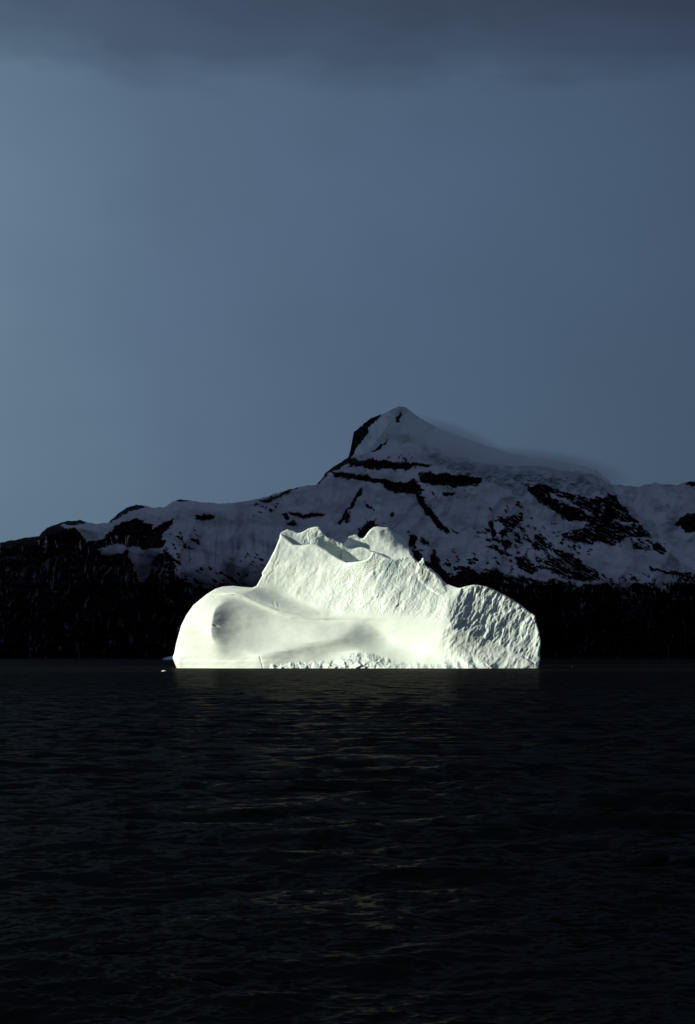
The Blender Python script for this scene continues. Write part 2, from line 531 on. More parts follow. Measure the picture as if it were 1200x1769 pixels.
def rock_field(px, py):
    wx = px + 3.6 * fbm(px / 18, py / 18, 5, 0.68, seed=21)
    wy = py + 3.2 * fbm(px / 18, py / 12, 5, 0.68, seed=31)
    # toothed rock edge at the far right
    wy = wy + 11 * perlin(px / 4.2, py / 60, 12) * sstep(1105, 1135, px) * sstep(985, 1000, py)
    best = np.full(px.shape, -40.0)
    for poly in ROCKS:
        P = np.array(poly, float)
        x0, y0 = P.min(0) - 16; x1, y1 = P.max(0) + 16
        m = (wx > x0) & (wx < x1) & (wy > y0) & (wy < y1)
        if not m.any():
            continue
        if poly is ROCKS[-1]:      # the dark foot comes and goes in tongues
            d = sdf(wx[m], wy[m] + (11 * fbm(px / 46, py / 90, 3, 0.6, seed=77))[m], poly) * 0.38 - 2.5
        else:
            d = sdf(wx[m], wy[m], poly)
        best[m] = np.maximum(best[m], d)
    sn = ridged(px / 15, py / 11, 4, 0.6, seed=41) * 3.2 - 2.0
    wob1 = fbm(px / 24, py / 24, 3, 0.6, seed=52); wob2 = fbm(px / 24, py / 24, 3, 0.6, seed=53)
    for (x, y, rx, ry, s) in SCATTER:
        r = np.sqrt(((px + 14 * wob1 - x) / rx) ** 2 + ((py + 12 * wob2 - y) / ry) ** 2)
        k = s * (1 - sstep(0.45, 1.05, r))
        spots = fbm((px + py * 0.5) / 15, (py - px * 0.5) / 8.5, 4, 0.6, seed=51) * 9.0 - 7.5 + k * 10
        best = np.where(k > 0.01, np.maximum(best, np.where(k > 0.02, spots * np.minimum(1, k * 5), -40)), best)
    for poly in SNOWY:
        P = np.array(poly, float)
        x0, y0 = P.min(0) - 10; x1, y1 = P.max(0) + 10
        m = (wx > x0) & (wx < x1) & (wy > y0) & (wy < y1)
        if m.any():
            d = sdf(wx[m], wy[m], poly)
            best[m] = np.minimum(best[m], np.maximum(0.9 - d * 1.1, np.where(wy[m] > 955, 0.1, -9) + 0 * d))
    for (x, ya, yb, w) in STREAKS:
        c = x + (py - ya) * -0.03 + 3 * perlin(py / 30, py * 0 + x)
        d = w * 0.5 - np.abs(px - c)
        k = (py > ya) & (py < yb) & (d > -3)
        best = np.where(k, np.minimum(best, 0.55 - 0.1 * d + 0.45 * perlin(px / 3, py / 14, 5) + 3 * sstep(0.75, 1, (py - ya) / (yb - ya)) + 3 * (1 - sstep(-3, 0, d))), best)
    # thin snow ledges all through the dark rock faces
    ledge = ridged(px / 60 + 0.2 * py / 60, py / 10, 3, 0.6, seed=61)
    best = np.where(best > 3, np.where(ledge > 1.52 + 0.0 * px, 0.9, best), best)
    # faint snow-filled gullies down the dark walls
    gl = ridged((px + 0.12 * py) / 17 + 0.5 * perlin(py / 40, px / 60, 2), py / 85, 3, 0.6, seed=68)
    best = np.where((best > 0.5) & ((px < 310) | (py > 1008)) & (py > 925), np.minimum(best, 6.0 - 6.6 * sstep(1.05, 1.5, gl)), best)
    # snow lying on the slanting strata of the big outcrop
    strata = ridged((px * 0.9 + py * 0.45) / 34, (py - px * 0.45) / 7.5, 3, 0.6, seed=67)
    best = np.where((px > 870) & (py < 1012) & (best > 0.5), np.minimum(best, 6.5 - 5.0 * sstep(0.75, 1.5, strata) * 1.6), best)
    out = np.clip(0.52 + best * 0.15, 0.0, 1.0)
    return out


def main_shade_mottle(px, py):
    """shade on the lower slopes painted as darker snow, with streaks and random mottling"""
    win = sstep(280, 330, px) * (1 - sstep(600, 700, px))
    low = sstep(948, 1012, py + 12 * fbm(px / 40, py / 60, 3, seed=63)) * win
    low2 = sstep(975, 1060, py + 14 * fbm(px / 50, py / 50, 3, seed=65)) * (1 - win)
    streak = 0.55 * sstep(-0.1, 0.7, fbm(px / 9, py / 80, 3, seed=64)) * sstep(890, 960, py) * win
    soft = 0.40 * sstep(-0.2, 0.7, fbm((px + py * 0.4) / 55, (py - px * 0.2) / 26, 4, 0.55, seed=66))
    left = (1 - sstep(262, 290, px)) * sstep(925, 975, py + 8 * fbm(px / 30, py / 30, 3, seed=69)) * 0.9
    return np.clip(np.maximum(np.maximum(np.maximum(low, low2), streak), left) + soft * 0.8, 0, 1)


def interp(pts, x):
    p = np.array(pts, float)
    return np.interp(x, p[:, 0], p[:, 1])


MAIN_RIDGE = [(-420, 985), (-200, 955), (-60, 945), (0, 937), (40, 930), (67, 926), (72, 919), (80, 913), (95, 906), (115, 900), (140, 899), (150, 902), (165, 905), (187, 903), (205, 886),
              (220, 877), (236, 872), (262, 876), (285, 876), (300, 866), (312, 863), (345, 867), (380, 870), (420, 867), (460, 858), (485, 850), (500, 845),
              (520, 841), (545, 837), (552, 831), (557, 825), (563, 816), (580, 803), (598, 792), (612, 787), (640, 782), (680, 770), (705, 766), (725, 765), (760, 776),
              (800, 790), (830, 801), (860, 803), (890, 806), (920, 803), (940, 806), (962, 811), (985, 815), (1000, 813), (1020, 818), (1040, 828), (1052, 836), (1064, 846), (1078, 860), (1095, 880), (1110, 898),
              (1140, 925), (1180, 960), (1260, 1000), (1400, 1040), (1560, 1080)]
SUMMIT_RIDGE = [(560, 830), (590, 800), (602, 788), (605, 778), (608, 762), (611, 746), (620, 739), (627, 733), (640, 723), (655, 716), (664, 714), (680, 706), (690, 702), (700, 704), (712, 713),
                (725, 722), (745, 733), (770, 745), (800, 757), (840, 770), (880, 783), (930, 792), (980, 800), (1010, 806), (1030, 812), (1045, 824), (1060, 838), (1100, 870)]
RIGHT_RIDGE = [(1000, 850), (1040, 838), (1060, 837), (1075, 838), (1100, 841), (1112, 838), (1130, 834), (1150, 837), (1170, 838), (1184, 832), (1200, 831), (1260, 842), (1330, 870), (1420, 930), (1560, 1000)]


def build_mountain(name, ridge, x0, x1, step, D0, dz_per_px, foot, rows, amp, seed, rockfn, icefn, crestn=1.2, extra=None, mat=None, steep=False):
    px = np.arange(x0, x1, step)
    top = interp(ridge, px) + crestn * fbm(px / 14, px * 0 + seed, 4, 0.6, seed=seed)
    t = np.linspace(0, 1, rows)
    PX = np.repeat(px[None], rows, 0)
    PY = foot + (top[None] - foot) * t[:, None]
    up = (1137 - PY)
    D = D0 + up * dz_per_px
    if steep:      # steep lower walls, gentler slopes above them
        D = D0 + np.where(up < 130, 1.3 * up, 169 + (up - 130) * (dz_per_px + 1.0))
    # buttresses and gullies
    D = D + amp * (1.3 * fbm(PX / 120, PY / 200, 3, 0.5, seed=seed + 1)
                   - 0.36 * ridged((PX + 0.3 * PY) / 60, PY / 130, 3, 0.45, seed=seed + 2)
                   + 0.07 * fbm(PX / 14, PY / 16, 4, 0.5, seed=seed + 3)) * np.minimum(1.0, 0.3 + up / 120)
    if extra is not None:
        D = D + extra(PX, PY)
    rock = rockfn(PX, PY)
    D = D + amp * 0.22 * sstep(0.35, 0.65, rock) * ridged(PX / 9, PY / 13, 4, 0.6, seed=seed + 4)
    ice = icefn(PX, PY)
    D = D + amp * 0.10 * ice * ridged(PX / 16, PY / 9, 3, 0.6, seed=seed + 5)
    Vf = ray_point(PX, PY, D)
    # the far side falls away behind the crest
    crest = Vf[-1]
    nb = 26
    back = []
    for j in range(1, nb + 1):
        s = j / nb
        p = crest.copy()
        p[:, 1] += s * 1900 + 60 * fbm(px / 60, px * 0 + s * 5, 3, seed=seed + 8)
        p[:, 2] = crest[:, 2] * (1 - s) ** 1.2 - 8 * s + 30 * s * (1 - s) * fbm(px / 40, px * 0 + s * 7, 3, seed=seed + 9)
        back.append(p)
    V = np.concatenate([Vf.reshape(-1, 3)] + back)
    nr = rows + nb
    Fc = grid_faces(nr, len(px))
    z = np.zeros(nb * len(px))
    return structure(make_mesh(name, V, Fc, mat or MTN, attrs={'shade_mottle': np.concatenate([(main_shade_mottle(PX, PY) if steep else 0.3 * sstep(0, 0.7, fbm(PX / 40, PY / 24, 3, seed=seed + 11))).ravel(), z]), 'rock': np.concatenate([rock.ravel(), z + 0.3]),
                                                        'blue_ice': np.concatenate([ice.ravel(), z])}))


def main_ice(px, py):
    band = [(728, 772), (760, 780), (800, 792), (830, 803), (862, 803), (920, 801), (962, 808), (1030, 824), (1056, 840), (1085, 872), (1115, 905), (1142, 925),
            (1136, 932), (1104, 910), (1088, 890), (1068, 866), (1050, 850), (1010, 862), (960, 848), (915, 842), (905, 858), (892, 872), (880, 850),
            (850, 838), (832, 824), (800, 822), (768, 810), (740, 790)]
    wx = px + 6 * fbm(px / 20, py / 20, 3, seed=71); wy = py + 5 * fbm(px / 20, py / 20, 3, seed=72)
    k = sstep(-4, 5, sdf(wx, wy, band))
    k = k * (0.45 + 0.55 * sstep(-0.3, 0.4, fbm(px / 16, py / 10, 3, seed=73)))
    # thin grey band under the left crest
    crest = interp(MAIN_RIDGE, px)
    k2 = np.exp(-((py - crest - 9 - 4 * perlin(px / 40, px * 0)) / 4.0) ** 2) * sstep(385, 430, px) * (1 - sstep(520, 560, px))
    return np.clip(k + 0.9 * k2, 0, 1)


def main_extra(px, py):
    # rounded snow shelf along the crest: it lies back more gently than the faces
    crest = interp(MAIN_RIDGE, px)
    s = np.clip(1 - (py - crest) / 16.0, 0, 1)
    return 220 * s ** 2


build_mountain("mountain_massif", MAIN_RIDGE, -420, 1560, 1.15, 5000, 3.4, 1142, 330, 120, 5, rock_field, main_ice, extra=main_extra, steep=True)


def summit_rock(px, py):
    polys = [[(600, 795), (604, 776), (607, 758), (610, 741), (622, 737), (634, 738), (636, 748), (630, 757), (622, 766), (613, 778), (606, 792)],
             [(624, 738), (636, 724), (656, 715), (656, 722), (644, 730), (636, 738)],
             [(686, 720), (691, 713), (694, 712), (693, 719), (689, 726), (683, 733), (681, 733), (684, 727)],
             [(640, 782), (652, 772), (672, 760), (660, 774), (648, 784)]]
    wx = px + 3 * fbm(px / 9, py / 9, 3, seed=81); wy = py + 3 * fbm(px / 9, py / 9, 3, seed=82)
    best = np.full(px.shape, -20.0)
    for p in polys:
        best = np.maximum(best, sdf(wx, wy, p))
    return np.clip(0.5 + best * 0.25 + 0.2 * fbm(px / 5, py / 5, 2, seed=83) * (best > -4), 0, 1)


def summit_extra(px, py):
    # one main rib runs from the top down to the left
    rib = 693 - (py - 702) * 0.72
    return 2.4 * np.abs(px - rib) * (1 + 0.2 * np.sign(px - rib))


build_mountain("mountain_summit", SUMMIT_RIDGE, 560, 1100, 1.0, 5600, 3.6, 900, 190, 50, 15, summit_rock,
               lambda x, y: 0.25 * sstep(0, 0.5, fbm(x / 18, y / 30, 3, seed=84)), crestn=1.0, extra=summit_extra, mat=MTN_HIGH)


def right_rock(px, py):
    polys = [[(1100, 912), (1150, 905), (1168, 902), (1184, 888), (1212, 880), (1300, 900), (1300, 925), (1180, 922), (1165, 912)],
             [(1182, 836), (1192, 830), (1240, 836), (1236, 846), (1196, 840)]]
    best = np.full(px.shape, -20.0)
    wx = px + 4 * fbm(px / 14, py / 14, 3, seed=91); wy = py + 4 * fbm(px / 14, py / 14, 3, seed=92)
    for p in polys[1:]:
        best = np.maximum(best, sdf(wx, wy, p))
    best = np.maximum(best, sdf(wx, wy, [(1166, 904), (1184, 889), (1206, 888), (1260, 900), (1260, 920), (1182, 920)]))
    return np.clip(0.5 + best * 0.25, 0, 1)


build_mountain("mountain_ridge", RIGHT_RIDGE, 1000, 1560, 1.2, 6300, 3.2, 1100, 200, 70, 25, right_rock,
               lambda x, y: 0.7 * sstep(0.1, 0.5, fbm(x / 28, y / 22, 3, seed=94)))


# ------------------------------------------------------------------ the iceberg
BERG_D = 750.0
KM = BERG_D / F                       # metres per design unit



def lin_rbf(samples, PX, PY):
    """piecewise linear-kernel interpolation of scattered values"""
    C = np.array(samples, float); X = C[:, :2] / 50.0; v = C[:, 2]
    r = np.sqrt(((X[:, None] - X[None]) ** 2).sum(-1))
    A = np.zeros((len(X) + 1,) * 2); A[:-1, :-1] = -r + 0.004 * np.eye(len(X)); A[-1, :-1] = 1; A[:-1, -1] = 1
    w = np.linalg.solve(A, np.concatenate([v, [0.0]]))
    s = np.full(PX.shape, w[-1])
    for i in range(len(X)):
        s = s - w[i] * np.sqrt((PX / 50 - X[i, 0]) ** 2 + (PY / 50 - X[i, 1]) ** 2)
    return s


def tone_line(pts, gap=7.0):
    """samples along a line of (x, y, tone) points"""
    P = np.array(pts, float); out = []
    for a, b in zip(P[:-1], P[1:]):
        n = max(1, int(round(math.hypot(b[0] - a[0], b[1] - a[1]) / gap)))
        out += [tuple(a + (b - a) * k / n) for k in range(n)]
    return out + [tuple(P[-1])]


def tone_to_facing(v):
    """how squarely the ice faces the low sun, from how light it looks (0-255)"""
    c = np.clip(v, 30, 256) / 255.0
    lin = ((c + 0.055) / 1.055) ** 2.4
    return np.where(v < 60, -0.3, np.clip((lin - 0.145) / 1.24, -0.12, 0.88))


def bilerp(G, x0, y0, h, PX, PY):
    fx = np.clip((PX - x0) / h, 0, G.shape[1] - 1.001); fy = np.clip((PY - y0) / h, 0, G.shape[0] - 1.001)
    i = fx.astype(int); j = fy.astype(int); a = fx - i; b = fy - j
    return (G[j, i] * (1 - a) + G[j, i + 1] * a) * (1 - b) + (G[j + 1, i] * (1 - a) + G[j + 1, i + 1] * a) * b


def sculpt(outline, prior_fn, samples, keep=0.0002, bend=(0.5, 0.5, 0.3, 0.3), tilt=0.06, crisp=None, levels=(14, 7, 3.5, 1.8), iters=(500, 450, 400, 700), wfn=None):
    """carve the relief until its slopes face the sun as the samples say; returns the depth correction as a function"""
    P = np.array(outline, float); x0, y0 = P.min(0) - 6; x1, y1 = P.max(0) + 6
    lx, ly, lz = LDIR
    G = None; ph = None
    for h, n, bd in zip(levels, iters, bend):
        xs = np.arange(x0, x1 + h, h); ys = np.arange(y0, y1 + h, h)
        PX, PY = np.meshgrid(xs, ys)
        D = np.zeros(PX.shape) if G is None else bilerp(G, x0, y0, ph, PX, PY)
        pr = prior_fn(PX, PY)
        cx = (PX[:-1, :-1] + PX[1:, 1:]) / 2; cy = (PY[:-1, :-1] + PY[1:, 1:]) / 2
        bt = tone_to_facing(lin_rbf(samples, cx, cy))
        if crisp is None:
            beta = np.ones_like(PX)
        else:         # bends may be tight only near the drawn crests and hollows
            dd_ = np.full(PX.shape, 1e9)
            for l in crisp:
                dd_ = np.minimum(dd_, np.abs(sdf(PX, PY, [a_[:2] for a_ in l], closed=False)))
            beta = 0.02 + 0.98 * sstep(3, 14, dd_) if h < 5 else np.ones_like(PX)
        w = (sdf(cx, cy, outline) > 0).astype(float)
        if wfn is not None:
            w = w * wfn(cx, cy)
        m = np.zeros_like(D); vv = np.zeros_like(D)
        prx = ((pr[:-1, 1:] - pr[:-1, :-1]) + (pr[1:, 1:] - pr[1:, :-1])) / (2 * h)
        for it in range(n):
            T = pr + D
            p = ((T[:-1, 1:] - T[:-1, :-1]) + (T[1:, 1:] - T[1:, :-1])) / (2 * h)
            q = -((T[1:, :-1] - T[:-1, :-1]) + (T[1:, 1:] - T[:-1, 1:])) / (2 * h)
            coarse = h > 5
            if coarse and it % 40 == 0:      # sideways slope that gives the wanted facing for the present lean
                qc = np.clip(q, -0.3, 2.0); A = -ly + lz * qc; C = 1 + qc * qc
                lo = lx * C / A; hi = lo * 0 + 6.0
                for _ in range(22):
                    mid = (lo + hi) / 2
                    up_ = (lx * mid - ly + lz * qc) / np.sqrt(C + mid * mid) > bt
                    lo = np.where(up_, mid, lo); hi = np.where(up_, hi, mid)
                pt = np.where(bt > 0.74, np.minimum(lo, prx), lo)
                pt = np.clip(pt, -1.6, 1.6)
            if coarse:
                gp = 0.5 * w * (p - pt) / (2 * h); gq = 0 * gp
            else:
                if it == 0:       # linearise the facing about the shape found so far
                    N2 = 1 + p * p + q * q; N = np.sqrt(N2); p0 = p; q0 = q
                    b0 = (lx * p - ly + lz * q) / N
                    Ap = np.minimum(lx / N - b0 * p / N2, -0.12); Aq = lz / N - b0 * q / N2
                e = w * (b0 + Ap * (p - p0) + Aq * (q - q0) - bt)
                gp = e * Ap / (2 * h); gq = e * Aq / (2 * h)
            g = np.zeros_like(D)
            g[:-1, :-1] += -gp + gq; g[1:, :-1] += -gp - gq; g[:-1, 1:] += gp + gq; g[1:, 1:] += gp - gq
            # stay close to the first shape, bend smoothly
            L = np.zeros_like(D)
            L[1:-1, 1:-1] = 4 * D[1:-1, 1:-1] - D[:-2, 1:-1] - D[2:, 1:-1] - D[1:-1, :-2] - D[1:-1, 2:]
            L *= beta
            LL = np.zeros_like(D)
            LL[1:-1, 1:-1] = 4 * L[1:-1, 1:-1] - L[:-2, 1:-1] - L[2:, 1:-1] - L[1:-1, :-2] - L[1:-1, 2:]
            V = np.zeros_like(D)
            V[1:-1] = 2 * D[1:-1] - D[:-2] - D[2:]
            g += (bd / (h * h) * LL + (tilt * V if coarse else tilt * (0.01 + 0.29 * beta) * V)) / (h * h) * 3 + keep * 0.01 * D
            m = 0.9 * m + 0.1 * g; vv = 0.99 * vv + 0.01 * g * g
            step_ = 0.045 * h * (1 - 0.85 * it / n)
            D = D - step_ * (m / (1 - 0.9 ** (it + 1))) / (np.sqrt(vv / (1 - 0.99 ** (it + 1))) + 1e-6)
        G = D; ph = h
    return lambda PX, PY: bilerp(G, x0, y0, ph, PX, PY)


def relief_body(name, outline, cps, parent, step, detail, edge, thick, base_y=1152.0, tones=None, wfn=None, carve={}):
    P = np.array(outline, float)
    x0, y0 = P.min(0); x1, y1 = P.max(0)
    xs = np.arange(x0 - step, x1 + step, step); ys = np.arange(y0 - step, y1 + step, step)
    PX, PY = np.meshgrid(xs, ys)
    sd, nx, ny = sdf(PX, PY, outline, True, True)
    ins = sd > 0
    cell = ins[:-1, :-1] & ins[1:, :-1] & ins[:-1, 1:] & ins[1:, 1:]
    used = np.zeros(PX.shape, bool)
    used[:-1, :-1] |= cell; used[1:, :-1] |= cell; used[:-1, 1:] |= cell; used[1:, 1:] |= cell
    full = np.zeros(PX.shape, bool)
    full[1:-1, 1:-1] = cell[:-1, :-1] & cell[1:, :-1] & cell[:-1, 1:] & cell[1:, 1:]
    bnd = used & ~full
    px = np.where(bnd, nx, PX); py = np.where(bnd, ny, PY)
    dist = np.where(bnd, 0, sd)
    # the drowned bottom edge is not a silhouette
    side = np.minimum(dist + 0.0, 1e9)
    low = sstep(base_y - 14, base_y + 6, py)
    tps = tps_fit(cps, 0.0 if tones is None else 0.25)
    base = tps(px, py)
    if tones is not None:
        def prior(ax, ay):
            rr, RR = edge(ax, ay)
            sdd = np.maximum(sdf(ax, ay, outline), 0)
            return tps(ax, ay) + RR * (1 - np.sqrt(np.maximum(0, 1 - (1 - np.clip(sdd / rr, 0, 1)) ** 2)))
        corr = sculpt(outline, prior, tones, wfn=wfn, **carve)
        base = base + corr(px, py)
    r, R = edge(px, py)
    q = np.clip(side / r, 0, 1)
    rnd = R * (1 - np.sqrt(np.maximum(0, 1 - (1 - q) ** 2)))
    dd, rough, tint = detail(px, py, base)
    fade = np.clip(side / 3.0, 0.0, 1)
    front = base + rnd + dd * (0.35 + 0.65 * fade)
    qb = np.clip(side / 110.0, 0, 1)
    back = base + R + 2 + thick * np.sqrt(np.maximum(0, 1 - (1 - qb) ** 2))
    back = np.where(bnd, front, np.maximum(back, front + 1))
    idx = -np.ones(PX.shape, int); nu = used.sum(); idx[used] = np.arange(nu)
    Vf = ray_point(px[used], py[used], BERG_D + front[used] * KM)
    Vb = ray_point(px[used], py[used], BERG_D + back[used] * KM)
    c = np.argwhere(cell)
    i, j = c[:, 0], c[:, 1]
    f = np.stack([idx[i, j], idx[i + 1, j], idx[i + 1, j + 1], idx[i, j + 1]], -1)
    return make_mesh(name, np.concatenate([Vf, Vb]), np.concatenate([f, f[:, ::-1] + nu]), ICE, parent,
                     attrs={'rough': np.tile(rough[used], 2), 'blue_ice': np.tile(tint[used], 2)})


BODY = [(306, 1164), (305, 1154), (299, 1139), (298, 1135), (301, 1128), (304, 1112), (309, 1094), (313, 1080), (322, 1062), (334, 1045), (345, 1036), (356, 1027),
        (372, 1017), (385, 1013), (402, 1012), (420, 1014), (436, 1015), (443, 1012), (448, 1003), (453, 994), (452, 990), (463, 972), (476, 946), (483, 928),
        (484, 921), (486, 923), (490, 926), (499, 934), (507, 941), (520, 942), (535, 940), (547, 941), (554, 945), (565, 951), (576, 960), (588, 967), (598, 972), (610, 971),
        (624, 969), (632, 967), (640, 960), (643, 953), (648, 953), (656, 957), (668, 963), (680, 966), (688, 964), (698, 961), (708, 959), (713, 961), (718, 967), (723, 971), (727, 968), (730, 962), (733, 965),
        (734, 975), (740, 980), (745, 982), (752, 989), (760, 996), (765, 1003), (772, 1009), (780, 1012), (793, 1016), (803, 1013), (817, 1010), (830, 1011),
        (842, 1014), (856, 1020), (872, 1028), (886, 1036), (898, 1044), (912, 1055), (924, 1064), (925, 1073), (929, 1086), (932, 1098), (934, 1108), (933, 1116), (932, 1130),
        (933, 1138), (930, 1150), (930, 1164)]
BODY_CP = [
    (300, 1150, 26), (300, 1100, 34), (320, 1150, 14), (320, 1100, 18), (330, 1070, 26), (345, 1148, 6), (345, 1100, 8), (348, 1065, 16), (355, 1040, 28), (365, 1025, 46),
    (368, 1150, 1), (366, 1120, 0), (368, 1095, 1), (372, 1070, 6), (384, 1048, 13), (396, 1033, 20), (400, 1018, 48),
    (380, 1095, 11), (382, 1115, 7), (388, 1070, 17), (400, 1148, -3), (400, 1132, 3), (400, 1110, 14), (402, 1085, 21), (402, 1060, 22), (414, 1043, 22), (420, 1031, 30), (425, 1020, 58),
    (440, 1150, -8), (440, 1132, -2), (440, 1115, 10), (440, 1095, 19), (440, 1072, 22), (444, 1054, 19), (448, 1043, 22), (452, 1030, 46), (450, 1014, 76),
    (500, 1150, -14), (500, 1132, -5), (500, 1112, 6), (500, 1090, 14), (500, 1074, 15), (500, 1062, 14), (500, 1052, 28), (502, 1034, 60), (500, 1000, 70), (495, 950, 84), (495, 930, 90),
    (560, 1150, -20), (560, 1135, -12), (560, 1118, -2), (560, 1098, 5), (560, 1082, 6), (560, 1069, 8), (560, 1056, 30), (560, 1000, 46), (560, 955, 58),
    (600, 1150, -20), (600, 1130, -10), (598, 1112, 0), (598, 1095, 4), (600, 1078, 3), (600, 1064, 14), (600, 1000, 34), (600, 975, 42),
    (622, 1110, 11), (622, 1092, 13), (645, 1130, 0), (645, 1108, 16), (645, 1090, 17), (645, 1076, 9), (645, 1060, 14), (645, 1000, 24), (645, 960, 34),
    (690, 1150, -22), (690, 1130, -8), (690, 1108, -2), (690, 1088, -1), (690, 1068, 4), (690, 1000, 16), (690, 968, 24),
    (735, 1150, -44), (735, 1120, -32), (735, 1095, -22), (735, 1070, -8), (735, 1020, 6), (730, 980, 14),
    (765, 1150, -54), (765, 1120, -44), (765, 1090, -30), (765, 1060, -12), (768, 1020, 8),
    (785, 1152, -54), (785, 1120, -42), (780, 1090, -26), (780, 1060, -10), (788, 1035, 2), (800, 1018, 26),
    (825, 1152, -40), (825, 1120, -22), (820, 1090, -2), (820, 1060, 10), (822, 1030, 22), (835, 1016, 36),
    (870, 1152, -18), (870, 1120, 2), (870, 1080, 26), (870, 1040, 42), (925, 1150, 14), (925, 1110, 26), (925, 1072, 42),
]
CLIFF_BASE = [(440, 1012), (470, 1018), (500, 1033), (530, 1048), (560, 1060), (600, 1066), (640, 1066), (700, 1072), (740, 1076), (780, 1084)]
FOOT_LINE = [(455, 1160), (470, 1147), (500, 1144), (540, 1142), (580, 1137), (600, 1129), (615, 1125), (640, 1127), (660, 1133), (690, 1141), (706, 1146), (716, 1142),
             (740, 1145), (760, 1147), (772, 1140), (780, 1148), (800, 1160)]
BLOCK = [(796, 1004), (775, 1060), (774, 1084), (800, 1094), (840, 1104), (880, 1124), (932, 1152), (960, 1110), (930, 1050), (850, 1000)]


